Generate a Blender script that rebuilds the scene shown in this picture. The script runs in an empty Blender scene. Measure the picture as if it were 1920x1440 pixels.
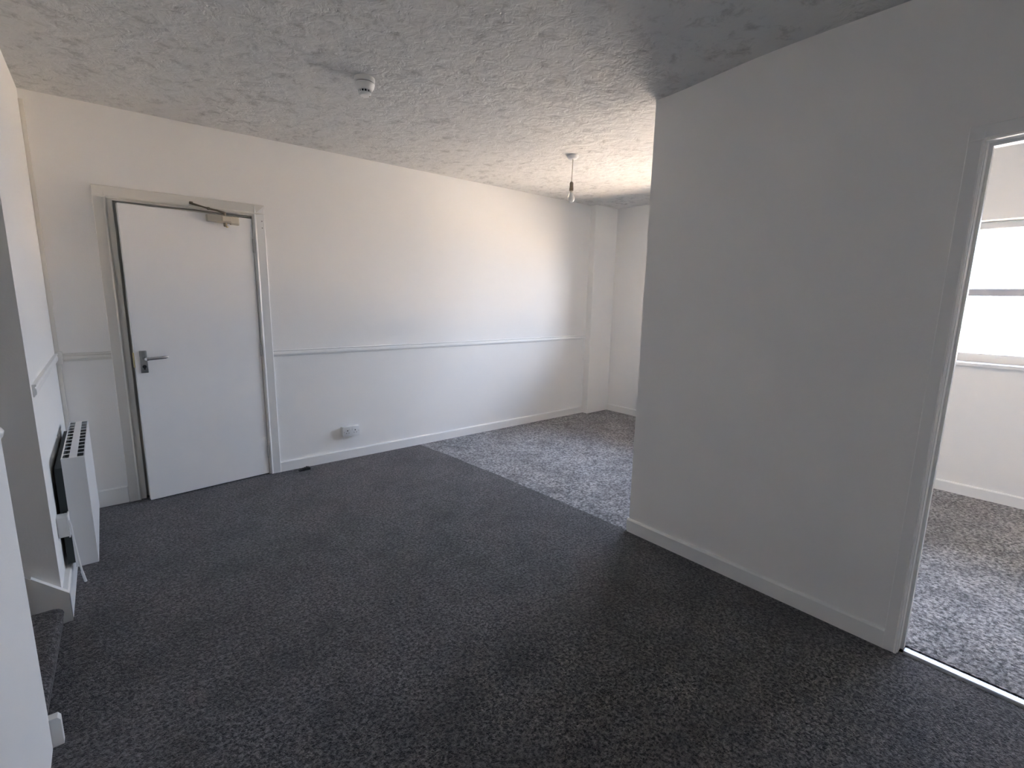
import bpy, bmesh, math, random
from mathutils import Vector, Matrix
random.seed(4)
S = bpy.context.scene
COL = S.collection

# ------------------------------------------------------------------ camera
def add_camera():
    yaw, pitch, roll = math.radians(40.03), math.radians(-9.985), math.radians(1.121)
    fwd = Vector((math.sin(yaw) * math.cos(pitch), math.cos(yaw) * math.cos(pitch), math.sin(pitch)))
    right = Vector((math.cos(yaw), -math.sin(yaw), 0))
    up = right.cross(fwd)
    r2 = right * math.cos(roll) + up * math.sin(roll)
    u2 = -right * math.sin(roll) + up * math.cos(roll)
    cd = bpy.data.cameras.new('camera')
    cd.sensor_fit = 'HORIZONTAL'; cd.sensor_width = 36.0
    cd.lens = 36.0 * 907.9 / 1920
    cd.clip_start = 0.05; cd.clip_end = 400
    c = bpy.data.objects.new('camera', cd); COL.objects.link(c)
    M = Matrix((r2, u2, -fwd)).transposed().to_4x4()
    M.translation = Vector((0.2565, -4.1128, 1.4334))
    c.matrix_world = M
    S.camera = c
add_camera()

# ------------------------------------------------------------------ sky, sun, portals, exposure
SKY = 1.0
def setup_light():
    w = bpy.data.worlds.new('sky'); S.world = w; w.use_nodes = True
    nt = w.node_tree; nt.nodes.clear()
    out = nt.nodes.new('ShaderNodeOutputWorld'); bg = nt.nodes.new('ShaderNodeBackground')
    tc = nt.nodes.new('ShaderNodeTexCoord'); sep = nt.nodes.new('ShaderNodeSeparateXYZ')
    rp = nt.nodes.new('ShaderNodeValToRGB')
    rp.color_ramp.elements[0].position = 0.0; rp.color_ramp.elements[0].color = (.56, .61, .75, 1)
    rp.color_ramp.elements[1].position = 1.0; rp.color_ramp.elements[1].color = (.78, .95, 1.42, 1)
    nt.links.new(tc.outputs['Generated'], sep.inputs[0]); nt.links.new(sep.outputs['Z'], rp.inputs[0])
    nt.links.new(rp.outputs[0], bg.inputs[0]); bg.inputs[1].default_value = 7.2 * SKY
    nt.links.new(bg.outputs[0], out.inputs[0])
    sd = bpy.data.lights.new('sun', 'SUN'); sd.energy = 82; sd.angle = math.radians(.6); sd.color = (1, .81, .64)
    so = bpy.data.objects.new('sun', sd); COL.objects.link(so)
    so.rotation_euler = Vector((.60, .52, -.60)).to_track_quat('-Z', 'Y').to_euler()
    for (x, y0, y1, z0, z1) in ((5.62, -2.20, -.62, .94, 2.05), (5.62, -4.70, -2.88, 1.04, 2.05)):
        a = bpy.data.lights.new('window_portal', 'AREA'); a.shape = 'RECTANGLE'
        a.size = z1 - z0; a.size_y = y1 - y0
        a.cycles.is_portal = True
        ao = bpy.data.objects.new('window_portal', a); COL.objects.link(ao)
        ao.location = (x, (y0 + y1) / 2, (z0 + z1) / 2); ao.rotation_euler = (0, math.pi / 2, 0)
    S.view_settings.view_transform = 'Standard'; S.view_settings.look = 'None'
    S.view_settings.gamma = 1; S.view_settings.use_curve_mapping = False
    S.view_settings.exposure = 2.22
    cy = S.cycles
    cy.max_bounces = 14; cy.diffuse_bounces = 10; cy.glossy_bounces = 4; cy.transparent_max_bounces = 8
    cy.caustics_reflective = False; cy.caustics_refractive = False
    cy.use_denoising = True; cy.denoiser = 'OPENIMAGEDENOISE'
    cy.sample_clamp_indirect = 8
setup_light()

# ------------------------------------------------------------------ materials
def new_mat(name):
    m = bpy.data.materials.new(name); m.use_nodes = True
    nt = m.node_tree
    return m, nt, nt.nodes['Principled BSDF']
def mat(name, col, rough=.6, metal=0.0, bump=0.0, bscale=200.0, vary=0.0, vscale=4.0, spec=.5, coat=0.0):
    m, nt, p = new_mat(name)
    p.inputs['Base Color'].default_value = (*col, 1); p.inputs['Roughness'].default_value = rough
    p.inputs['Metallic'].default_value = metal; p.inputs['Specular IOR Level'].default_value = spec
    if coat: p.inputs['Coat Weight'].default_value = coat
    tc = nt.nodes.new('ShaderNodeTexCoord')
    n = nt.nodes.new('ShaderNodeTexNoise'); n.inputs['Scale'].default_value = vscale; n.inputs['Detail'].default_value = 3
    nt.links.new(tc.outputs['Object'], n.inputs['Vector'])
    mx = nt.nodes.new('ShaderNodeMix'); mx.data_type = 'RGBA'
    mx.inputs['A'].default_value = (*[c * (1 - vary) for c in col], 1); mx.inputs['B'].default_value = (*[min(1, c * (1 + vary)) for c in col], 1)
    nt.links.new(n.outputs['Fac'], mx.inputs['Factor']); nt.links.new(mx.outputs['Result'], p.inputs['Base Color'])
    if bump:
        b = nt.nodes.new('ShaderNodeBump'); b.inputs['Strength'].default_value = bump; b.inputs['Distance'].default_value = .002
        n2 = nt.nodes.new('ShaderNodeTexNoise'); n2.inputs['Scale'].default_value = bscale; n2.inputs['Detail'].default_value = 2
        nt.links.new(tc.outputs['Object'], n2.inputs['Vector']); nt.links.new(n2.outputs['Fac'], b.inputs['Height'])
        nt.links.new(b.outputs['Normal'], p.inputs['Normal'])
    return m
M_WALL = mat('white_emulsion', (.87, .862, .842), .75, bump=.25, bscale=120, vary=.012, vscale=2.5, spec=.3)
M_GLOSS = mat('white_gloss_paint', (.85, .85, .835), .38, bump=.12, bscale=60, vary=.012, vscale=6)
M_CREAM = mat('aged_white_paint', (.74, .72, .67), .42, bump=.12, bscale=60, vary=.02, vscale=6)
M_DOOR = mat('white_door_paint', (.84, .84, .835), .42, bump=.08, bscale=40, vary=.01, vscale=3)
M_PLASTIC = mat('white_plastic', (.80, .80, .79), .35)
M_OLDPLASTIC = mat('yellowed_plastic', (.62, .58, .48), .4)
M_HEATER = mat('heater_enamel', (.80, .81, .82), .32, spec=.5)
M_DARKM = mat('heater_dark_fill', (.035, .042, .04), .6)
M_CHROME = mat('chrome', (.72, .73, .74), .16, metal=1)
M_STEEL = mat('dull_steel', (.36, .36, .35), .38, metal=1, vary=.1, vscale=60)
M_BRASS = mat('brass', (.80, .66, .36), .3, metal=1)
M_BRONZE = mat('brown_metal_arm', (.20, .16, .12), .45, metal=.6)
M_HINGE = mat('painted_hinge', (.56, .56, .54), .4)
M_CLOSER = mat('closer_paint', (.46, .43, .36), .45, vary=.06, vscale=50)
M_BLACK = mat('black_rubber', (.012, .012, .013), .6)
M_ALU = mat('aluminium_strip', (.27, .28, .31), .5, metal=1, bump=.05, bscale=300)
M_HOLE = mat('dark_slot', (.03, .03, .032), .8)
M_ROOF = mat('slate_roof', (.12, .13, .16), .7, vary=.2, vscale=3)
M_SAND = mat('sandstone_wall', (.62, .52, .42), .9, vary=.1, vscale=1.5)
M_PALE = mat('pale_render', (.78, .74, .68), .9, vary=.05, vscale=1)
M_STREET = mat('sunlit_paving', (.60, .50, .40), .95, vary=.08, vscale=.6)
M_DIMGROUND = mat('tarmac', (.24, .225, .21), .95, vary=.1, vscale=.8)
M_GREYPAINT = mat('grey_gasket', (.50, .51, .54), .5)
def glass_mat():
    m = bpy.data.materials.new('window_glass'); m.use_nodes = True; nt = m.node_tree; nt.nodes.clear()
    o = nt.nodes.new('ShaderNodeOutputMaterial'); t = nt.nodes.new('ShaderNodeBsdfTransparent'); g = nt.nodes.new('ShaderNodeBsdfGlossy')
    f = nt.nodes.new('ShaderNodeFresnel'); f.inputs['IOR'].default_value = 1.45
    g.inputs['Roughness'].default_value = .02; t.inputs['Color'].default_value = (.95, .97, .96, 1)
    mx = nt.nodes.new('ShaderNodeMixShader')
    nt.links.new(f.outputs[0], mx.inputs[0]); nt.links.new(t.outputs[0], mx.inputs[1]); nt.links.new(g.outputs[0], mx.inputs[2])
    nt.links.new(mx.outputs[0], o.inputs[0]); return m
M_GLASS = glass_mat()
def bulb_mat():
    m, nt, p = new_mat('frosted_bulb')
    p.inputs['Base Color'].default_value = (.86, .84, .80, 1); p.inputs['Roughness'].default_value = .22
    p.inputs['Transmission Weight'].default_value = .25
    return m
M_BULB = bulb_mat()
def ceiling_mat():
    m, nt, p = new_mat('stippled_ceiling_paint')
    L = nt.links.new; N = nt.nodes.new
    p.inputs['Roughness'].default_value = .8; p.inputs['Specular IOR Level'].default_value = .25
    tc = N('ShaderNodeTexCoord')
    wn = N('ShaderNodeTexNoise'); wn.inputs['Scale'].default_value = 9; wn.inputs['Detail'].default_value = 2
    L(tc.outputs['Object'], wn.inputs['Vector'])
    mm = N('ShaderNodeVectorMath'); mm.operation = 'MULTIPLY_ADD'; mm.inputs[1].default_value = (.10, .10, .10)
    L(wn.outputs['Color'], mm.inputs[0]); L(tc.outputs['Object'], mm.inputs[2])
    # sponge stamps: ragged blobs a few centimetres across
    n1 = N('ShaderNodeTexNoise'); n1.inputs['Scale'].default_value = 13; n1.inputs['Detail'].default_value = 4; n1.inputs['Roughness'].default_value = .55; n1.inputs['Distortion'].default_value = .25
    L(mm.outputs[0], n1.inputs['Vector'])
    r1 = N('ShaderNodeValToRGB'); r1.color_ramp.elements[0].position = .34; r1.color_ramp.elements[1].position = .70
    L(n1.outputs['Fac'], r1.inputs[0])
    n2 = N('ShaderNodeTexNoise'); n2.inputs['Scale'].default_value = 55; n2.inputs['Detail'].default_value = 5; n2.inputs['Roughness'].default_value = .6
    L(mm.outputs[0], n2.inputs['Vector'])
    v = N('ShaderNodeTexVoronoi'); v.inputs['Scale'].default_value = 28
    L(mm.outputs[0], v.inputs['Vector'])
    rv = N('ShaderNodeValToRGB'); rv.color_ramp.elements[0].position = .0; rv.color_ramp.elements[0].color = (1, 1, 1, 1)
    rv.color_ramp.elements[1].position = .22; rv.color_ramp.elements[1].color = (0, 0, 0, 1)
    L(v.outputs['Distance'], rv.inputs[0])
    a = N('ShaderNodeMath'); a.operation = 'MULTIPLY_ADD'; a.inputs[1].default_value = .22
    L(n2.outputs['Fac'], a.inputs[0]); L(r1.outputs[0], a.inputs[2])
    a2 = N('ShaderNodeMath'); a2.operation = 'MULTIPLY_ADD'; a2.inputs[1].default_value = .5
    L(rv.outputs[0], a2.inputs[0]); L(a.outputs[0], a2.inputs[2])
    b = N('ShaderNodeBump'); b.inputs['Strength'].default_value = .9; b.inputs['Distance'].default_value = .0045; b.invert = True
    L(a2.outputs[0], b.inputs['Height']); L(b.outputs[0], p.inputs['Normal'])
    # random darker blotches, from a noise separate from the bump
    cr = N('ShaderNodeMix'); cr.data_type = 'RGBA'
    cr.inputs['A'].default_value = (.67, .67, .655, 1); cr.inputs['B'].default_value = (.44, .44, .43, 1)
    n3 = N('ShaderNodeTexNoise'); n3.inputs['Scale'].default_value = 11; n3.inputs['Detail'].default_value = 6; n3.inputs['Roughness'].default_value = .7
    L(mm.outputs[0], n3.inputs['Vector'])
    r3 = N('ShaderNodeValToRGB'); r3.color_ramp.elements[0].position = .52; r3.color_ramp.elements[1].position = .70
    L(n3.outputs['Fac'], r3.inputs[0]); L(r3.outputs[0], cr.inputs['Factor']); L(cr.outputs['Result'], p.inputs['Base Color'])
    return m
M_CEIL = ceiling_mat()
def carpet_mat(name, dark, light, scale, lo, hi):
    m, nt, p = new_mat(name)
    L = nt.links.new; N = nt.nodes.new
    p.inputs['Roughness'].default_value = 1; p.inputs['Specular IOR Level'].default_value = .05
    p.inputs['Sheen Weight'].default_value = .25; p.inputs['Sheen Roughness'].default_value = .6
    tc = N('ShaderNodeTexCoord')
    wn = N('ShaderNodeTexNoise'); wn.inputs['Scale'].default_value = 90; wn.inputs['Detail'].default_value = 2
    L(tc.outputs['Object'], wn.inputs['Vector'])
    mm = N('ShaderNodeVectorMath'); mm.operation = 'MULTIPLY_ADD'; mm.inputs[1].default_value = (.02, .02, .02)
    L(wn.outputs['Color'], mm.inputs[0]); L(tc.outputs['Object'], mm.inputs[2])
    n1 = N('ShaderNodeTexNoise'); n1.inputs['Scale'].default_value = scale; n1.inputs['Detail'].default_value = 4; n1.inputs['Roughness'].default_value = .7
    L(mm.outputs[0], n1.inputs['Vector'])
    r1 = N('ShaderNodeValToRGB'); r1.color_ramp.elements[0].position = lo; r1.color_ramp.elements[1].position = hi
    L(n1.outputs['Fac'], r1.inputs[0])
    n2 = N('ShaderNodeTexNoise'); n2.inputs['Scale'].default_value = 3.4; n2.inputs['Detail'].default_value = 6; n2.inputs['Roughness'].default_value = .72
    L(tc.outputs['Object'], n2.inputs['Vector'])
    r2 = N('ShaderNodeValToRGB'); r2.color_ramp.elements[0].position = .36; r2.color_ramp.elements[0].color = (.66, .66, .66, 1)
    r2.color_ramp.elements[1].position = .56; r2.color_ramp.elements[1].color = (1.1, 1.1, 1.1, 1)
    L(n2.outputs['Fac'], r2.inputs[0])
    cm = N('ShaderNodeMix'); cm.data_type = 'RGBA'
    cm.inputs['A'].default_value = (*dark, 1); cm.inputs['B'].default_value = (*light, 1)
    L(r1.outputs[0], cm.inputs['Factor'])
    mu = N('ShaderNodeMix'); mu.data_type = 'RGBA'; mu.blend_type = 'MULTIPLY'; mu.inputs['Factor'].default_value = 1
    L(cm.outputs['Result'], mu.inputs['A']); L(r2.outputs[0], mu.inputs['B']); L(mu.outputs['Result'], p.inputs['Base Color'])
    v = N('ShaderNodeTexVoronoi'); v.inputs['Scale'].default_value = 170
    L(mm.outputs[0], v.inputs['Vector'])
    ad = N('ShaderNodeMath'); ad.operation = 'MULTIPLY_ADD'; ad.inputs[1].default_value = -.6
    L(v.outputs['Distance'], ad.inputs[0]); L(n1.outputs['Fac'], ad.inputs[2])
    b = N('ShaderNodeBump'); b.inputs['Strength'].default_value = 1; b.inputs['Distance'].default_value = .006
    L(ad.outputs[0], b.inputs['Height']); L(b.outputs[0], p.inputs['Normal'])
    return m
M_CARPET = carpet_mat('charcoal_carpet', (.0135, .0118, .0125), (.200, .180, .182), 84, .42, .64)
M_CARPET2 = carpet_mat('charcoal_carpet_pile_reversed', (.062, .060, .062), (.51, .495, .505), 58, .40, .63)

# ------------------------------------------------------------------ mesh helpers
def link(name, bm, m, parent=None, smooth=False, mats=None):
    bmesh.ops.recalc_face_normals(bm, faces=bm.faces)
    me = bpy.data.meshes.new(name); bm.to_mesh(me); bm.free()
    for x in (mats or [m]): me.materials.append(x)
    if smooth:
        for p in me.polygons: p.use_smooth = True
        try: me.set_sharp_from_angle(angle=math.radians(35))
        except Exception: pass
    o = bpy.data.objects.new(name, me); COL.objects.link(o)
    if parent: o.parent = parent; o.matrix_parent_inverse = Matrix()
    return o
def props(o, label=None, cat=None, group=None, kind=None):
    if label: o['label'] = label
    if cat: o['category'] = cat
    if group: o['group'] = group
    if kind: o['kind'] = kind
    return o
def empty(name, loc, label=None, cat=None, kind=None, rz=0):
    o = bpy.data.objects.new(name, None); COL.objects.link(o); o.location = loc; o.rotation_euler.z = rz
    o.empty_display_size = .05
    return props(o, label, cat, None, kind)
def box(bm, a, b, bev=0.0, seg=1):
    t = bmesh.new()
    r = bmesh.ops.create_cube(t, size=1)
    a = Vector(a); b = Vector(b)
    for v in t.verts: v.co = Vector([(a[i] + b[i]) / 2 + v.co[i] * (b[i] - a[i]) for i in range(3)])
    if bev: bmesh.ops.bevel(t, geom=t.edges[:], offset=bev, segments=seg, affect='EDGES', profile=.5)
    merge(bm, t)
    return bm
def merge(bm, t, M=None):
    if M is not None: bmesh.ops.transform(t, matrix=M, verts=t.verts)
    me = bpy.data.meshes.new('tmp'); t.to_mesh(me); t.free(); bm.from_mesh(me); bpy.data.meshes.remove(me)
def nbox(a, b, bev=0.0, seg=1): return box(bmesh.new(), a, b, bev, seg)
def prism(pts, axis, lo, hi):
    """extrude a closed 2D outline (list of pairs) along an axis"""
    bm = bmesh.new()
    def mk(u, v, w):
        return {'x': (w, u, v), 'y': (u, w, v), 'z': (u, v, w)}[axis]
    A = [bm.verts.new(mk(u, v, lo)) for u, v in pts]; B = [bm.verts.new(mk(u, v, hi)) for u, v in pts]
    bm.faces.new(A); bm.faces.new(B[::-1])
    n = len(pts)
    for i in range(n): bm.faces.new((A[i], A[(i + 1) % n], B[(i + 1) % n], B[i]))
    return bm
def lathe(profile, seg=32, M=None, bm=None):
    """profile: (radius, height) from one end to the other, about z"""
    t = bmesh.new(); rings = []
    for r, z in profile:
        if r < 1e-6: rings.append([t.verts.new((0, 0, z))])
        else: rings.append([t.verts.new((r * math.cos(2 * math.pi * i / seg), r * math.sin(2 * math.pi * i / seg), z)) for i in range(seg)])
    for a, b in zip(rings, rings[1:]):
        for i in range(seg):
            j = (i + 1) % seg
            if len(a) == 1 and len(b) == 1: continue
            if len(a) == 1: t.faces.new((a[0], b[i], b[j]))
            elif len(b) == 1: t.faces.new((a[i], a[j], b[0]))
            else: t.faces.new((a[i], a[j], b[j], b[i]))
    if len(rings[0]) > 1: t.faces.new(rings[0][::-1])
    if len(rings[-1]) > 1: t.faces.new(rings[-1])
    if bm is None: bm = bmesh.new()
    merge(bm, t, M); return bm
def tube(pts, rad, seg=12, bm=None, caps=True):
    pts = [Vector(p) for p in pts]; t = bmesh.new(); rings = []
    rads = rad if isinstance(rad, (list, tuple)) else [rad] * len(pts)
    up = None
    for i, p in enumerate(pts):
        d = (pts[min(i + 1, len(pts) - 1)] - pts[max(i - 1, 0)]).normalized()
        if up is None:
            up = Vector((0, 0, 1)) if abs(d.z) < .9 else Vector((1, 0, 0))
        s = d.cross(up).normalized(); up = s.cross(d).normalized()
        rings.append([t.verts.new(p + (s * math.cos(2 * math.pi * k / seg) + up * math.sin(2 * math.pi * k / seg)) * rads[i]) for k in range(seg)])
    for a, b in zip(rings, rings[1:]):
        for k in range(seg): t.faces.new((a[k], a[(k + 1) % seg], b[(k + 1) % seg], b[k]))
    if caps: t.faces.new(rings[0][::-1]); t.faces.new(rings[-1])
    if bm is None: bm = bmesh.new()
    merge(bm, t); return bm
def slab(axis, w0, w1, u0, u1, v0, v1, holes=(), cuts=None):
    """a flat slab with rectangular holes, one connected mesh. axis = normal; (u,v) are the other two axes in x,y,z order"""
    us = sorted({u0, u1, *[h[0] for h in holes], *[h[1] for h in holes]} & {x for x in [u0, u1, *[h[0] for h in holes], *[h[1] for h in holes]] if u0 <= x <= u1})
    vs = sorted({x for x in [v0, v1, *[h[2] for h in holes], *[h[3] for h in holes]] if v0 <= x <= v1})
    def solid(i, j):
        if not (0 <= i < len(us) - 1 and 0 <= j < len(vs) - 1): return False
        cu = (us[i] + us[i + 1]) / 2; cv = (vs[j] + vs[j + 1]) / 2
        return not any(h[0] < cu < h[1] and h[2] < cv < h[3] for h in holes)
    bm = bmesh.new(); V = {}
    def P(i, j, k):
        key = (i, j, k)
        if key not in V:
            w = (w0, w1)[k]; u, v = us[i], vs[j]
            V[key] = bm.verts.new({'x': (w, u, v), 'y': (u, w, v), 'z': (u, v, w)}[axis])
        return V[key]
    for i in range(len(us) - 1):
        for j in range(len(vs) - 1):
            if not solid(i, j): continue
            for k in (0, 1): bm.faces.new((P(i, j, k), P(i + 1, j, k), P(i + 1, j + 1, k), P(i, j + 1, k)))
            if not solid(i - 1, j): bm.faces.new((P(i, j, 0), P(i, j + 1, 0), P(i, j + 1, 1), P(i, j, 1)))
            if not solid(i + 1, j): bm.faces.new((P(i + 1, j, 0), P(i + 1, j + 1, 0), P(i + 1, j + 1, 1), P(i + 1, j, 1)))
            if not solid(i, j - 1): bm.faces.new((P(i, j, 0), P(i + 1, j, 0), P(i + 1, j, 1), P(i, j, 1)))
            if not solid(i, j + 1): bm.faces.new((P(i, j + 1, 0), P(i + 1, j + 1, 0), P(i + 1, j + 1, 1), P(i, j + 1, 1)))
    return bm

# ------------------------------------------------------------------ key dimensions (metres)
H = 2.557            # ceiling height
XW, YW = 2.681, -2.402   # partition face and its corner
XA, XB, YC = 4.898, 5.304, -.0915
XR = 5.239           # window wall of the next room
YL, YN = -1.394, -2.183  # stair opening in the left wall
TOP = 2.66

def st(name, bm, m, label, cat, parent=None, smooth=False):
    return props(link(name, bm, m, parent, smooth), label, cat, None, 'structure')

# ------------------------------------------------------------------ walls
st('wall_back', slab('y', 0, .12, -.10, 5.75, -.2, TOP, [(.365, 1.172, -.03, 2.004)]), M_WALL,
   'long white back wall with the white door and a dado rail', 'wall')
st('wall_left', slab('x', -.10, 0, -5.45, .0, -.2, TOP, [(YN, YL, -.03, 2.12)]), M_WALL,
   'white left wall with the panel heater and the stair opening', 'wall')
st('wall_right', slab('x', XW, XW + .11, -5.45, YW, -.2, TOP, [(-4.60, -3.770, -.03, 2.020)]), M_WALL,
   'plain white partition wall with a free corner and a doorway at its right end', 'wall')
st('wall_recess_side', nbox((XW + .11, YW - .11, -.2), (5.7, YW, TOP)), M_WALL, 'white wall behind the partition that closes the recess', 'wall')
st('wall_recess_end', slab('x', XB, 5.64, YW, 0, -.2, TOP, [(-2.22, -.60, .92, 2.07)]), M_WALL,
   'white end wall of the recess beyond the boxed column', 'wall')
st('wall_next_room_window', slab('x', XR, 5.64, -5.45, YW - .11, -.2, TOP, [(-4.72, -2.86, 1.02, 2.062)]), M_WALL,
   'white window wall of the next room seen through the doorway', 'wall')
st('wall_rear', nbox((-.1, -5.57, -.2), (5.64, -5.45, TOP)), M_WALL, 'white wall behind the viewpoint', 'wall')
st('wall_column', nbox((XA, YC, -.02), (XB, 0, TOP), .004, 2), M_WALL, 'boxed white column in the far corner of the room', 'column')
# stair enclosure and the hall behind the door
st('wall_stair_far', nbox((-1.3, YL, -.2), (-.10, YL + .1, TOP)), M_WALL, 'shaded white wall running back beside the step in the left opening', 'wall')
st('wall_stair_near', nbox((-1.3, YN - .1, -.2), (-.10, YN, TOP)), M_WALL, 'near side wall of the stair opening', 'wall')
st('wall_stair_end', nbox((-1.4, YN - .1, -.2), (-1.3, YL + .1, TOP)), M_WALL, 'end wall of the stair opening', 'wall')
hall = slab('y', 1.3, 1.4, -.1, 2.2, -.2, TOP)
box(hall, (-.2, .12, -.2), (-.1, 1.4, TOP)); box(hall, (2.2, .12, -.2), (2.3, 1.4, TOP))
st('wall_hall', hall, M_WALL, 'hall walls behind the white door', 'wall')

# ceiling with the slight sag at the partition corner
def make_ceiling():
    bm = bmesh.new(); nx, ny = 80, 80
    x0, x1, y0, y1 = -1.35, 5.64, -5.5, 1.4
    g = []
    for i in range(nx + 1):
        row = []
        for j in range(ny + 1):
            x = x0 + (x1 - x0) * i / nx; y = y0 + (y1 - y0) * j / ny
            z = H - .044 * math.exp(-((x - XW) ** 2 + (y - YW) ** 2) / (2 * .30 ** 2))
            row.append(bm.verts.new((x, y, z)))
        g.append(row)
    for i in range(nx):
        for j in range(ny): bm.faces.new((g[i][j], g[i][j + 1], g[i + 1][j + 1], g[i + 1][j]))
    o = link('ceiling', bm, M_CEIL, smooth=True)
    return props(o, 'white ceiling with a sponged stipple texture', 'ceiling', None, 'structure')
make_ceiling()
st('roof', nbox((-1.6, -5.8, TOP), (5.70, 1.6, TOP + .25)), M_ROOF, 'roof slab over the flat', 'roof')
st('outer_shell', slab('x', -1.6, -1.45, -5.8, 1.6, -3.2, TOP), M_SAND, 'outer wall of the building behind the stairs', 'wall')
st('lower_storey', slab('x', 5.50, 5.64, -12, 6, -3.2, -.2), M_SAND, 'outer wall of the storey below', 'wall')

# floor and carpets
fl = st('floor', nbox((-1.45, -5.6, -.2), (5.64, 1.4, -.02)), M_SAND, 'floor under the charcoal carpet', 'floor')
def carpet(name, pts, z0, z1, m, label):
    o = link(name, prism(pts, 'z', z0, z1), m, fl); o['label'] = label; return o
SEAM = [(XW - .008, YW), (XW - .012, -2.06), (XW - .03, -1.7), (XW - .045, -1.45), (XW - .055, -1.1), (XW - .085, -.8), (XW - .10, -.5), (XW - .13, -.25), (XW - .155, 0)]
carpet('carpet', [(0, -5.45), (XW + .012, -5.45), (XW + .012, -4.0), (XW + .012, -3.772), (XW, -3.772), (XW, YW)] + SEAM + [(.375, 0), (.375, .12), (1.165, .12), (1.165, 0)][::-1] + [(0, 0), (0, YL - .025), (-.1, YL - .025), (-.1, YN + .001), (0, YN + .001)], -.02, 0, M_CARPET, 'dark charcoal carpet of the main room')
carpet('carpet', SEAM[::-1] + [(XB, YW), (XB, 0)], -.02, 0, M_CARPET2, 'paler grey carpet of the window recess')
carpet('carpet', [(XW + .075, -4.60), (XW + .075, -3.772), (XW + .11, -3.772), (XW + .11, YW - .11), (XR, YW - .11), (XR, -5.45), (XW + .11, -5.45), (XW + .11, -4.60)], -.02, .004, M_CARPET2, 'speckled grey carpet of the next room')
carpet('carpet', [(-.1, .12), (2.2, .12), (2.2, 1.3), (-.1, 1.3)], -.02, 0, M_CARPET, 'hall carpet behind the door')

# ------------------------------------------------------------------ baseboards
def skirt_profile(h=.088, t=.017):
    return [(0, 0), (t, 0), (t, h - .008), (t - .006, h), (0, h)]
def skirt_x(name, x0, x1, y, sgn, label, h=.088, t=.017, z=0):     # runs along x, face towards sgn*y
    pr = [(y + sgn * a, z + b) for a, b in skirt_profile(h, t)]
    return st(name, prism(pr, 'x', x0, x1), M_GLOSS, label, 'skirting board')
def skirt_y(name, y0, y1, x, sgn, label, h=.088, t=.017, z=0):
    pr = [(x + sgn * a, z + b) for a, b in skirt_profile(h, t)]
    return st(name, prism(pr, 'y', y0, y1), M_GLOSS, label, 'skirting board')
skirt_x('baseboard_back', 1.247, XA, 0, -1, 'white skirting board along the back wall right of the door', h=.084)
skirt_x('baseboard_back_left', .02, .268, 0, -1, 'short white skirting board between the left corner and the door', h=.118)
skirt_y('baseboard_recess', YW, YC, XB, -1, 'white skirting board of the recess end wall beyond the column', h=.084)
skirt_y('baseboard_right', -3.732, YW, XW, -1, 'white skirting board along the foot of the partition wall', h=.084)
skirt_x('baseboard_recess_side', XW, XB, YW, 1, 'white skirting board on the recess side of the partition', h=.084)
skirt_y('baseboard_next_room', -5.45, YW - .11, XR, -1, 'white skirting board under the window in the next room', h=.088)
skirt_y('baseboard_left', YL - .022, -.0, 0, 1, 'deep white skirting board on the left wall below the heater', h=.134, t=.024)
skirt_y('baseboard_right_near', -5.45, -4.665, XW, -1, 'white skirting board beyond the doorway')
skirt_x('baseboard_rear', 0, XW, -5.45, 1, 'white skirting board behind the viewpoint')
# return of the skirting around the near side of the stair opening
nb = prism([(-.40, 0), (.027, 0), (.027, .088), (.020, .099), (-.40, .099)], 'y', YN - .004, YN + .024)
st('baseboard_stair_near', nb, M_GLOSS, 'stub end of white skirting poking out at the near stair wall', 'skirting board')
# stair string: board climbing beside the step on the far side of the opening
ss = prism([(-.085, .0), (.024, .0), (.024, .134), (.010, .147), (-.085, .240)], 'y', YL - .024, YL)
st('trim_1', ss, M_GLOSS, 'sloping white string board at the far side of the step', 'trim')
st('trim_2', prism([(-.9, .0), (-.085, .0), (-.085, .226), (-.9, 1.04)], 'y', YL - .006, YL), M_WALL, 'thin string board continuing up into the stair opening', 'trim')

# ------------------------------------------------------------------ dado rails
def dado_pts(z, h=.050, t=.018):
    # (offset from the wall, height)
    return [(0, z), (t * .35, z), (t * .55, z + .005), (t * .55, z + .0075), (t * .85, z + .009), (t, z + .018), (t * .92, z + h - .018), (t * .7, z + h - .013), (t * .7, z + h - .010), (t, z + h - .007), (t, z + h), (0, z + h)]
st('trim_3', prism([(-a, b) for a, b in dado_pts(.948)], 'x', 1.247, XA), M_GLOSS, 'white dado rail across the back wall right of the door', 'dado rail')
st('trim_4', prism([(-a, b) for a, b in dado_pts(.992)], 'x', .02, .268), M_CREAM, 'short dado rail between the left corner and the door', 'dado rail')
st('trim_5', prism([(a, b) for a, b in dado_pts(.995, .052, .014)], 'y', -1.352, -.0), M_GLOSS, 'white dado rail on the left wall above the heater', 'dado rail')

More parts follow.
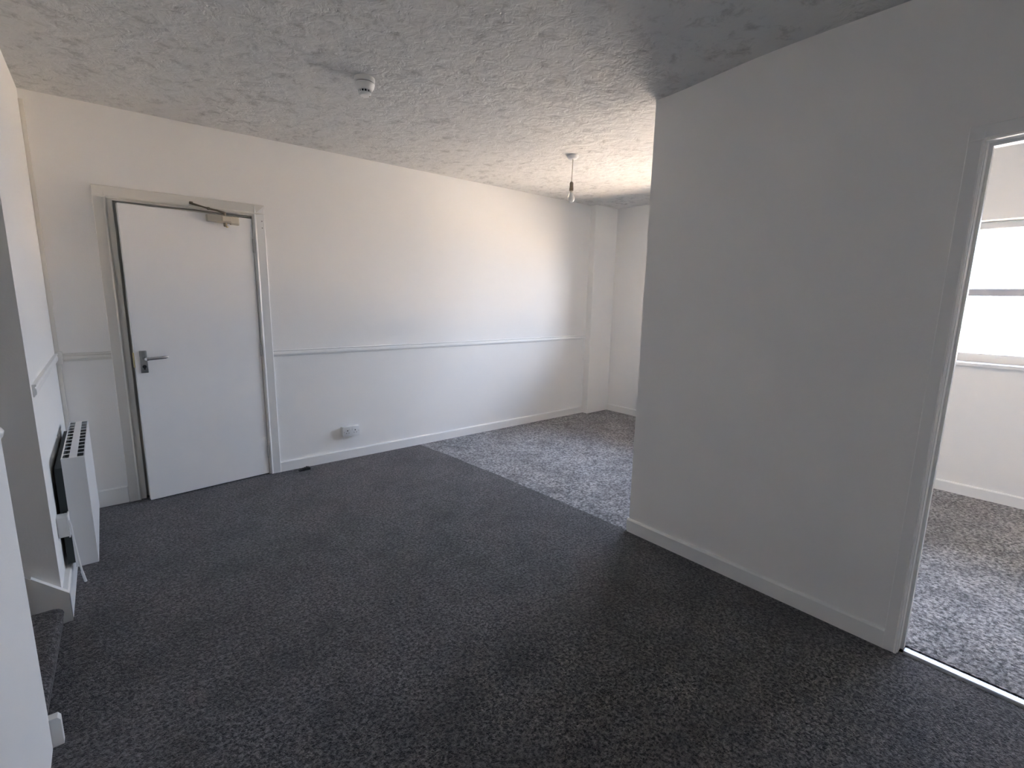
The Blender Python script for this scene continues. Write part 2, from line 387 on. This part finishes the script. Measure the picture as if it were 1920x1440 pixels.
# ------------------------------------------------------------------ door in the back wall
def architrave_L(w, t):      # cross section of an architrave leg: u across the width (0 = inner edge), v = projection
    return [(0, 0), (0, t * .75), (w * .10, t), (w * .22, t * .8), (w * .96, t), (w, t * .9), (w, 0)]
def make_door():
    root = empty('door_1', (0, 0, 0), 'white flush door standing slightly ajar in the back wall', 'door', 'structure')
    # lining and stop
    ln = bmesh.new()
    pts = [(.335, 0), (.335, 2.03), (1.190, 2.03), (1.190, 0), (1.166, 0), (1.166, 2.000), (.366, 2.000), (.366, 0)]
    ln = prism(pts, 'y', -.002, .118)
    link('door_lining', ln, M_CREAM, root)
    st_ = prism([(.366, 0), (.366, 2.000), (1.166, 2.000), (1.166, 0), (1.152, 0), (1.152, 1.988), (.404, 1.988), (.404, 0)], 'y', .048, .075)
    link('door_stop', st_, M_CREAM, root)
    # architraves, profiled: two legs and a head
    def leg(u0, sgn, z1, w):
        pr = [(u0 + sgn * u, -v) for u, v in architrave_L(w, .020)]
        return prism(pr, 'z', 0, z1)
    a = link('architrave', leg(.336, -1, 2.078, .066), M_CREAM, root)
    b = link('architrave', leg(1.176, 1, 2.078, .072), M_GLOSS, root)
    hb = prism([(-v, 2.010 + u) for u, v in architrave_L(.072, .0205)], 'x', .270, 1.248)
    link('architrave', hb, M_CREAM, root)
    hs = bmesh.new()
    for z in (1.966, 1.918): lathe([(.0045, 0), (.0045, .0012), (0, .0016)], 10, Matrix.Translation((1.229, -.0185, z)) @ Matrix.Rotation(math.pi / 2, 4, 'X'), hs)
    props(link('screw_heads', hs, M_STEEL, root), 'two small screw heads', kind='stuff')
    # leaf: local frame at the hinge, x runs towards the handle side (-x world when closed)
    ang = math.asin(.0895 / .783)
    LEAF = Matrix.Translation((1.163, -.002, 0)) @ Matrix.Rotation(ang, 4, 'Z')
    def put(name, bm, m, parent, smooth=False):
        bmesh.ops.transform(bm, matrix=LEAF, verts=bm.verts)
        return link(name, bm, m, parent, smooth)
    leaf = put('door_leaf', nbox((-.783, 0, .008), (0, .040, 1.978), .002), M_DOOR, root)
    # the leaf front face is y = 0 (towards the room is -y)
    # handle: backplate, lever, keyhole
    bp = nbox((-.757, -.009, .898), (-.717, 0, 1.046), .003, 2)
    pl = put('handle_plate', bp, M_STEEL, leaf, True); pl['label'] = 'dull steel handle backplate'
    lv = bmesh.new()
    lathe([(.0105, 0), (.0105, .012), (.0085, .02), (.0085, .048)], 20, Matrix.Translation((-.733, -.009, .995)) @ Matrix.Rotation(math.pi / 2, 4, 'X'), lv)
    tube([(-.736, -.056, .995), (-.728, -.060, .995), (-.715, -.060, .996), (-.66, -.057, .998), (-.625, -.054, 1.000), (-.612, -.052, 1.001)], [.0105, .013, .0120, .0110, .0115, .0080], 14, lv)
    l = put('lever_handle', lv, M_CHROME, leaf, True); l['label'] = 'chrome lever'
    kh = lathe([(.0115, 0), (.0115, .0012), (0, .0012)], 20, Matrix.Translation((-.737, -.0088, .940)) @ Matrix.Rotation(math.pi / 2, 4, 'X'))
    box(kh, (-.7415, -.0102, .920), (-.7325, -.0088, .940))
    k = put('keyhole', kh, M_BLACK, leaf)
    bx = nbox((-.790, .006, .935), (-.7825, .030, 1.035), .002)
    lt = put('latch_plate', bx, M_BRASS, leaf); lt['label'] = 'brass latch plate on the door edge'
    # closer body on the leaf
    cb = nbox((-.300, -.042, 1.924), (-.098, 0, 1.972), .006, 2)
    box(cb, (-.210, -.050, 1.930), (-.150, -.040, 1.968), .004, 1)
    c = put('door_closer', cb, M_CLOSER, leaf, True); c['label'] = 'grey-beige overhead door closer'
    ce = put('closer_plate', nbox((-.150, -.030, 1.918), (-.094, -.0, 1.974), .002), M_CLOSER, leaf)
    cs = bmesh.new()
    lathe([(.009, 1.898), (.012, 1.902), (.012, 1.924)], 16, Matrix.Translation((-.186, -.030, 0)), cs)
    lathe([(.009, 1.970), (.009, 1.992), (.005, 1.995)], 16, Matrix.Translation((-.186, -.030, 0)), cs)
    put('closer_spindle', cs, M_BRONZE, leaf, True)
    cap = put('closer_cap', lathe([(.006, 1.893), (.0085, 1.896), (.0085, 1.900)], 12, Matrix.Translation((-.176, -.030, 0))), M_BRASS, leaf, True)
    # the arm folds from the spindle back to the shoe on the architrave (world coordinates)
    sp = LEAF @ Vector((-.186, -.030, 1.990))
    elbow = Vector((.885, -.055, 2.008)); shoe = Vector((.790, -.030, 2.036))
    ar = bmesh.new()
    tube([sp + Vector((.008, 0, 0)), sp, sp.lerp(elbow, .5) + Vector((0, 0, .004)), elbow], [.007, .009, .006, .006], 10, ar)
    tube([elbow, elbow.lerp(shoe, .5), shoe], [.0055, .005, .005], 10, ar)
    tube([elbow + Vector((0, 0, -.008)), elbow + Vector((0, 0, .009))], .008, 12, ar)
    tube([sp.lerp(elbow, .30) + Vector((0, .012, .008)), shoe + Vector((.0, .006, -.006))], .0042, 8, ar)
    link('closer_arm', ar, M_BRONZE, root, True)
    link('closer_shoe', nbox((.778, -.034, 2.028), (.800, -.019, 2.046), .003), M_BRONZE, root)
    # three hinges
    for z0 in (1.732, .957, .135):
        hb_ = bmesh.new()
        for q in range(5):
            tube([(1.1655, -.0075, z0 + q * .0208), (1.1655, -.0075, z0 + q * .0208 + .0196)], .0065, 12, hb_)
        box(hb_, (1.158, -.0035, z0 + .002), (1.173, -.0015, z0 + .100))
        link('hinge', hb_, M_HINGE, root, True)
    return root
make_door()

# ------------------------------------------------------------------ doorway to the next room
def make_doorway():
    root = empty('door_2', (0, 0, 0), 'white framed open doorway at the right end of the partition', 'doorway', 'structure')
    y1, y0 = -3.770, -4.60
    t = .045  # slight slope of the head
    def zz(y, z): return z + (y1 - y) * t
    pts = [(y1 + .001, 0), (y1 + .001, zz(y1, 2.019)), (y0, zz(y0, 2.019)), (y0, 0), (y0 + .022, 0), (y0 + .022, zz(y0, 2.006)), (y1 - .010, zz(y1, 2.006)), (y1 - .010, 0)]
    link('door_lining', prism(pts, 'x', XW - .002, XW + .112), M_GLOSS, root)
    sp = [(y1 - .009, 0), (y1 - .009, zz(y1, 2.007)), (y0 + .02, zz(y0, 2.007)), (y0 + .02, 0), (y0 + .034, 0), (y0 + .034, zz(y0, 1.996)), (y1 - .021, zz(y1, 1.996)), (y1 - .021, 0)]
    link('door_stop', prism(sp, 'x', XW + .040, XW + .070), M_GLOSS, root)
    for side in (0, 1):
        for (yy, s) in ((-3.777, 1), (-4.612, -1)):
            pr = []
            for u, v in architrave_L(.048, .018):
                x = XW - v if side == 0 else XW + .11 + v
                pr.append((x, yy + s * u))
            link('architrave', prism(pr, 'z', 0, 2.06 if s > 0 else 2.095), M_GLOSS, root)
        # head, sloping slightly
        bm = bmesh.new(); A = []; B = []
        for u, v in architrave_L(.052, .0185):
            x = XW - v if side == 0 else XW + .11 + v
            A.append(bm.verts.new((x, -3.730, 2.004 + u))); B.append(bm.verts.new((x, -4.664, 2.004 + u + .93 * t)))
        bm.faces.new(A); bm.faces.new(B[::-1])
        for i in range(len(A)): bm.faces.new((A[i], A[(i + 1) % len(A)], B[(i + 1) % len(A)], B[i]))
        link('architrave', bm, M_GLOSS, root)
    return root
make_doorway()
th = prism([(XW + .008, -.002), (XW + .012, .006), (XW + .018, .0095), (XW + .050, .0095), (XW + .056, .004), (XW + .056, -.002)], 'y', -4.58, -3.795)
props(link('threshold_strip', th, M_ALU), 'bright metal carpet strip across the doorway floor', 'door bar')
props(link('gap_shade_strip', nbox((XW + .05, -4.59, -.021), (XW + .078, -3.775, -.016)), M_HOLE), 'dark strip painted as the shade in the gap behind the door bar', 'trim', None, 'structure')  # near-black strip carries the gap's shade in its own colour

# ------------------------------------------------------------------ windows
def make_window(name, x, y0, y1, z0, z1, ymull, label, tilt=0.0):
    root = empty(name, (0, 0, 0), label, 'window', 'structure')
    ym = y1
    def tz(y, z): return z + (ym - y) * tilt
    def bar(n, ya, yb, za, zb, xa, xb, m=M_PLASTIC, par=root):
        bm = nbox((xa, ya, za), (xb, yb, zb), .004)
        for v in bm.verts: v.co.z = tz(v.co.y, v.co.z)
        return link(n, bm, m, par)
    xf = x + .15; d = .06
    # outer frame
    bar('frame', y0, y1, z1 - .048, z1 + .0, xf, xf + d)
    bar('frame', y0, y1, z0 + .0, z0 + .066, xf, xf + d)
    bar('frame', y0, y0 + .055, z0, z1, xf, xf + d)
    bar('frame', y1 - .055, y1, z0, z1, xf, xf + d)
    bar('mullion', ymull - .03, ymull + .03, z0 + .06, z1 - .04, xf, xf + d)
    zt = 1.53
    bar('transom', y0 + .05, y1 - .05, zt - .008, zt + .046, xf - .004, xf + d, M_GREYPAINT)
    bar('glass_pane', y0 + .05, y1 - .05, z0 + .06, zt + .002, xf + .028, xf + .032, M_GLASS)
    bar('glass_pane', y0 + .05, y1 - .05, zt + .038, z1 - .04, xf + .028, xf + .032, M_GLASS)
    bm = nbox((x - .03, y0 - .03, z0 - .022), (xf + .005, y1 + .03, z0 + .004), .005, 2)
    for v in bm.verts: v.co.z = tz(v.co.y, v.co.z)
    s = link('window_sill', bm, M_PLASTIC, root)
    return root
make_window('window_1', XR, -4.72, -2.86, 1.022, 2.062, -4.15, 'white framed window with a grey transom in the next room')
make_window('window_2', XB, -2.22, -.60, .922, 2.07, -1.41, 'white framed window of the recess hidden behind the partition')

# ------------------------------------------------------------------ step in the stair opening
def make_step():
    prof = [(-1.2, .0), (-.004, .0), (-.001, .030), (.004, .052), (.0, .066), (-.012, .075), (-.030, .079), (-1.2, .082)]
    bm = prism(prof, 'y', YN + .001, YL - .0245)
    # slight skew of the nosing
    for v in bm.verts:
        if v.co.x > -.1: v.co.x -= .004 + .018 * (YL - v.co.y) / (YL - YN)
    o = link('floor_step', bm, M_CARPET)
    return props(o, 'low carpeted step with a rounded nosing in the left stair opening', 'step', None, 'structure')
make_step()
st2 = prism([(-1.2, .08), (-.42, .08), (-.42, .245), (-.44, .258), (-1.2, .258)], 'y', YN + .001, YL - .0065)
props(link('floor_step', st2, M_CARPET), 'second carpeted step further back in the stair opening', 'step', None, 'structure')

# ------------------------------------------------------------------ panel heater
def make_heater():
    x0, x1, y0, y1, z0, z1 = .040, .123, -1.162, -.335, .130, .668
    root = empty('panel_heater', ((x0 + x1) / 2, (y0 + y1) / 2, z0), 'white slimline electric panel heater with slotted top on the left wall', 'heater')
    def L(n, bm, m, smooth=False, par=None):
        bmesh.ops.transform(bm, matrix=Matrix.Translation(-root.location), verts=bm.verts)
        if par is None: return link(n, bm, m, root, smooth)
        return link(n, bm, m, par, smooth)
    t = .0025
    # folded casing: front, ends and bottom as one shell
    sh = bmesh.new()
    box(sh, (x1 - t, y0, z0), (x1, y1, z1), .001)
    c = L('front_panel', sh, M_HEATER)
    L('end_panel', nbox((x0, y0, z0), (x1 - t, y0 + t, z1 - .001), .0008), M_HEATER)
    L('end_panel', nbox((x0, y1 - t, z0), (x1 - t, y1, z1 - .001), .0008), M_HEATER)
    L('back_panel', nbox((x0, y0 + t, z0), (x0 + t, y1 - t, z1 - .002)), M_HEATER)
    L('bottom_panel', nbox((x0 + t, y0 + t, z0), (x1 - t, y1 - t, z0 + t)), M_HEATER)
    holes = []
    n = 11; pitch = (y1 - y0 - .016) / n
    for k in range(n):
        ya = y0 + .008 + k * pitch + .004; yb = y0 + .008 + (k + 1) * pitch - .004
        for xa, xb in ((x0 + .005, x0 + .028), (x1 - .027, x1 - .004)):
            holes.append((xa, xb, ya, yb))
    L('slotted_top', slab('z', z1 - .002, z1, x0, x1, y0, y1, holes), M_HEATER)
    L('dark_interior', nbox((x0 + .006, y0 + .02, z0 + .05), (x1 - .006, y1 - .02, z1 - .045)), M_DARKM)  # dark box filling the casing, interior shade put into its colour
    # dark plate filling the gap behind the casing
    bp = prism([(y0 + .012, z0 + .02), (y1 - .02, z0 + .02), (y1 - .02, z1 - .045), (y0 + .012, z1 - .045)], 'x', .012, x0)
    w = L('gap_plate', bp, M_DARKM); w['label'] = 'dark plate filling the gap behind the heater'
    return root
make_heater()
def make_spur():
    root = empty('connection_box', (0, -1.205, .30), 'small white cable connection box beside the heater near the wall corner', 'connection box')
    def L(n, bm, m, smooth=False):
        bmesh.ops.transform(bm, matrix=Matrix.Translation(-root.location), verts=bm.verts)
        return link(n, bm, m, root, smooth)
    L('box_body', nbox((.0, -1.230, .317), (.036, -1.166, .412), .003, 2), M_PLASTIC, True)
    L('faceplate', nbox((.036, -1.236, .313), (.042, -1.160, .416), .002, 2), M_PLASTIC, True)
    f = tube([(.042, -1.228, .395), (.047, -1.236, .375), (.050, -1.238, .31), (.058, -1.226, .17), (.064, -1.210, .10)], .004, 8)
    L('flex', f, M_PLASTIC, True)
    L('flex_sleeve', tube([(.061, -1.215, .125), (.068, -1.200, .065)], .0055, 10), M_PLASTIC, True)
    return root
make_spur()
# surface trunking in the left corner
tr = empty('cable_trunking', (.0, 0, 0), 'thin white cable trunking running up the left corner of the room', 'trunking')
bm = nbox((.0005, -.021, .45), (.021, -.0005, 1.0), .003, 2); link('trunking_length', bm, M_CREAM, tr, True)
bm = nbox((.0005, -.021, 1.035), (.021, -.0005, 2.50), .003, 2); link('trunking_length', bm, M_CREAM, tr, True)
bm = nbox((.0002, -.026, 1.335), (.026, -.0002, 1.43), .004, 2); link('trunking_joint', bm, M_CREAM, tr, True)
bm = nbox((.0002, -.036, .975), (.034, -.0002, 1.056), .004, 2); link('trunking_joint', bm, M_CREAM, tr, True)

# handrail end in the stair opening
hr = empty('handrail', (-.11, YL - .055, .88), 'rounded white end of the handrail at the left edge of the picture', 'handrail')
bm = tube([(.022, 0, -.002), (.014, 0, 0), (0, 0, 0), (-.3, 0, .16), (-.8, 0, .50)], [.012, .025, .030, .024, .024], 18); link('rail', bm, M_GLOSS, hr, True)
bm = tube([(-.25, .054, .08), (-.25, .015, .08), (-.25, 0, .11)], .007, 10); link('bracket', bm, M_GLOSS, hr, True)

# ------------------------------------------------------------------ double socket
def make_socket():
    x0, x1, z0, z1 = 1.762, 1.910, .210, .298
    root = empty('double_socket', ((x0 + x1) / 2, 0, z0), 'white surface mounted double power socket low on the back wall', 'socket')
    o = root.location
    def L(n, bm, m, smooth=False):
        bmesh.ops.transform(bm, matrix=Matrix.Translation(-o), verts=bm.verts)
        return link(n, bm, m, root, smooth)
    L('back_box', nbox((x0 + .001, -.034, z0 + .001), (x1 - .001, 0, z1 - .001), .003, 2), M_PLASTIC, True)
    L('faceplate', nbox((x0, -.043, z0), (x1, -.034, z1), .003, 2), M_PLASTIC, True)
    for k, cx in enumerate((x0 + .040, x1 - .040)):
        L('pin_slots', box(box(nbox((cx - .004, -.0436, z0 + .048), (cx + .004, -.0425, z0 + .058)), (cx - .0145, -.0436, z0 + .030), (cx - .0075, -.0425, z0 + .034)), (cx + .0075, -.0436, z0 + .030), (cx + .0145, -.0425, z0 + .034)), M_HOLE)
    for cx in (x0 + .062, x1 - .062):
        L('rocker_switch', nbox((cx - .006, -.0465, z0 + .050), (cx + .006, -.0425, z0 + .072), .0015), M_PLASTIC)
    sc = bmesh.new()
    for cx in (x0 + .008, x1 - .008): lathe([(.003, 0), (.003, .001)], 10, Matrix.Translation((cx, -.0430, (z0 + z1) / 2)) @ Matrix.Rotation(math.pi / 2, 4, 'X'), sc)
    props(L('screw_heads', sc, M_STEEL), kind='stuff')
make_socket()

# ------------------------------------------------------------------ smoke detector
def make_detector():
    root = empty('smoke_detector', (1.425, -1.470, H), 'small round white smoke detector on the ceiling', 'smoke detector')
    link('mounting_base', lathe([(.052, .002), (.053, -.004), (.053, -.020), (.050, -.023)], 40), M_PLASTIC, root, True)
    link('base_gap', lathe([(.047, -.022), (.047, -.027)], 40), M_HOLE, root, True)
    link('body', lathe([(.050, -.0265), (.052, -.030), (.048, -.045), (.039, -.058), (.036, -.060)], 40), M_PLASTIC, root, True)
    bm = lathe([(.027, -.060), (.027, -.073)], 32); link('sensing_chamber', bm, M_HOLE, root, True)
    rb = bmesh.new()
    for k in range(12):
        a = k * math.pi / 6
        t = nbox((.026, -.0018, -.074), (.0335, .0018, -.058)); merge(rb, t, Matrix.Rotation(a, 4, 'Z'))
    props(link('vent_ribs', rb, M_PLASTIC, root), kind='stuff')
    link('lower_cap', lathe([(.033, -.072), (.031, -.080), (.024, -.086), (0, -.088)], 32), M_PLASTIC, root, True)
    link('status_light', lathe([(.004, -.084), (.0035, -.0885), (0, -.090)], 10, Matrix.Translation((.022, -.012, 0))), M_OLDPLASTIC, root, True)
make_detector()

# ------------------------------------------------------------------ pendant with bare bulb
def make_pendant():
    root = empty('pendant_light', (3.219, -1.278, H), 'bare light bulb hanging on a short cord from a ceiling rose', 'pendant light')
    link('ceiling_rose', lathe([(.044, .001), (.045, -.004), (.043, -.018), (.034, -.026), (.012, -.029)], 32), M_PLASTIC, root, True)
    link('cord', tube([(0, 0, -.025), (.001, 0, -.08), (-.001, 0, -.15), (-.003, 0, -.205)], .0032, 10), M_OLDPLASTIC, root, True)
    link('lamp_holder', lathe([(.006, -.198), (.012, -.203), (.0145, -.210), (.0145, -.242), (.0165, -.244), (.0165, -.266), (.015, -.268)], 24, Matrix.Translation((-.003, 0, 0))), M_BRONZE, root, True)
    link('bulb_base', lathe([(.0125, -.266), (.0135, -.272), (.015, -.282)], 24, Matrix.Translation((-.003, 0, 0))), M_OLDPLASTIC, root, True)
    pr = [(.015, -.282), (.018, -.292), (.0235, -.303), (.0280, -.315), (.0295, -.327), (.0270, -.340), (.019, -.350), (.009, -.355), (0, -.356)]
    link('bulb', lathe(pr, 32, Matrix.Translation((-.003, 0, 0))), M_BULB, root, True)
make_pendant()

# ------------------------------------------------------------------ small black door stop on the carpet
ds = empty('door_wedge', (1.410, -.085, 0), 'small black rubber wedge on the carpet against the skirting right of the door', 'door wedge')
bm = prism([(-.045, 0), (.045, 0), (.045, .020), (.030, .024), (-.040, .006)], 'y', -.019, .019)
bmesh.ops.bevel(bm, geom=bm.edges[:], offset=.002, segments=1, affect='EDGES'); link('rubber_body', bm, M_BLACK, ds)
bm = bmesh.new()
for k in range(4): box(bm, (-.030 + k * .016, -.017, .0095 + k * .0042), (-.024 + k * .016, .017, .0135 + k * .0042))
props(link('grip_ridges', bm, M_BLACK, ds), kind='stuff')

# ------------------------------------------------------------------ outside
st('ground', nbox((5.7, -80, -3.3), (16, 80, -3.2)), M_STREET, 'sunlit paved yard outside the windows', 'ground')
st('dim_ground', nbox((16, -80, -3.3), (140, 80, -3.22)), M_DIMGROUND, 'grey tarmac beyond the yard, unseen and added to dim light on the ceiling', 'ground')  # unseen dark ground, added so less bounced sun reaches the ceiling
def house(x0, y0, y1, d, zw, zr, wallm, label, wins):
    root = empty('house', (x0, (y0 + y1) / 2, -3.2), label, 'house')
    o = root.location
    def L(n, bm, m):
        bmesh.ops.transform(bm, matrix=Matrix.Translation(-o), verts=bm.verts); return link(n, bm, m, root)
    L('wall', nbox((x0, y0, -3.2), (x0 + d, y1, zw)), wallm)
    L('roof', prism([(x0 - .35, zw - .12), (x0 + d + .35, zw - .12), (x0 + d / 2, zr)], 'y', y0 - .25, y1 + .25) if False else prism_roof(x0, d, zw, zr, y0, y1), M_ROOF)
    for (ya, za) in wins:
        f = L('window', nbox((x0 - .04, ya, za), (x0 + .02, ya + 1.1, za + 1.3)), M_PLASTIC)
        L2 = nbox((x0 - .05, ya + .08, za + .08), (x0 - .038, ya + 1.02, za + 1.22))
        bmesh.ops.transform(L2, matrix=Matrix.Translation(-o), verts=L2.verts); link('pane', L2, M_GREYPAINT, f)
    L('chimney', nbox((x0 + d / 2 - .4, y1 - 1.4, zr - .6), (x0 + d / 2 + .4, y1 - .6, zr + .9)), wallm)
def prism_roof(x0, d, zw, zr, y0, y1):
    # outline in (x,z): extruded along y
    bm = bmesh.new()
    P = [(x0 - .35, zw - .12), (x0 + d + .35, zw - .12), (x0 + d / 2, zr)]
    A = [bm.verts.new((u, y0 - .25, v)) for u, v in P]; B = [bm.verts.new((u, y1 + .25, v)) for u, v in P]
    bm.faces.new(A); bm.faces.new(B[::-1])
    for i in range(3): bm.faces.new((A[i], A[(i + 1) % 3], B[(i + 1) % 3], B[i]))
    return bm
house(34, -16.0, -4.2, 8, .3, 2.6, M_SAND, 'sandstone house with a dark slate roof beyond the window', [(-6.2, -1.7), (-9.2, -1.7)])
house(42, -3.2, 7, 8, -.4, 1.2, M_PALE, 'pale rendered house further off beyond the window', [(-1.6, -2.2), (1.6, -2.2)])
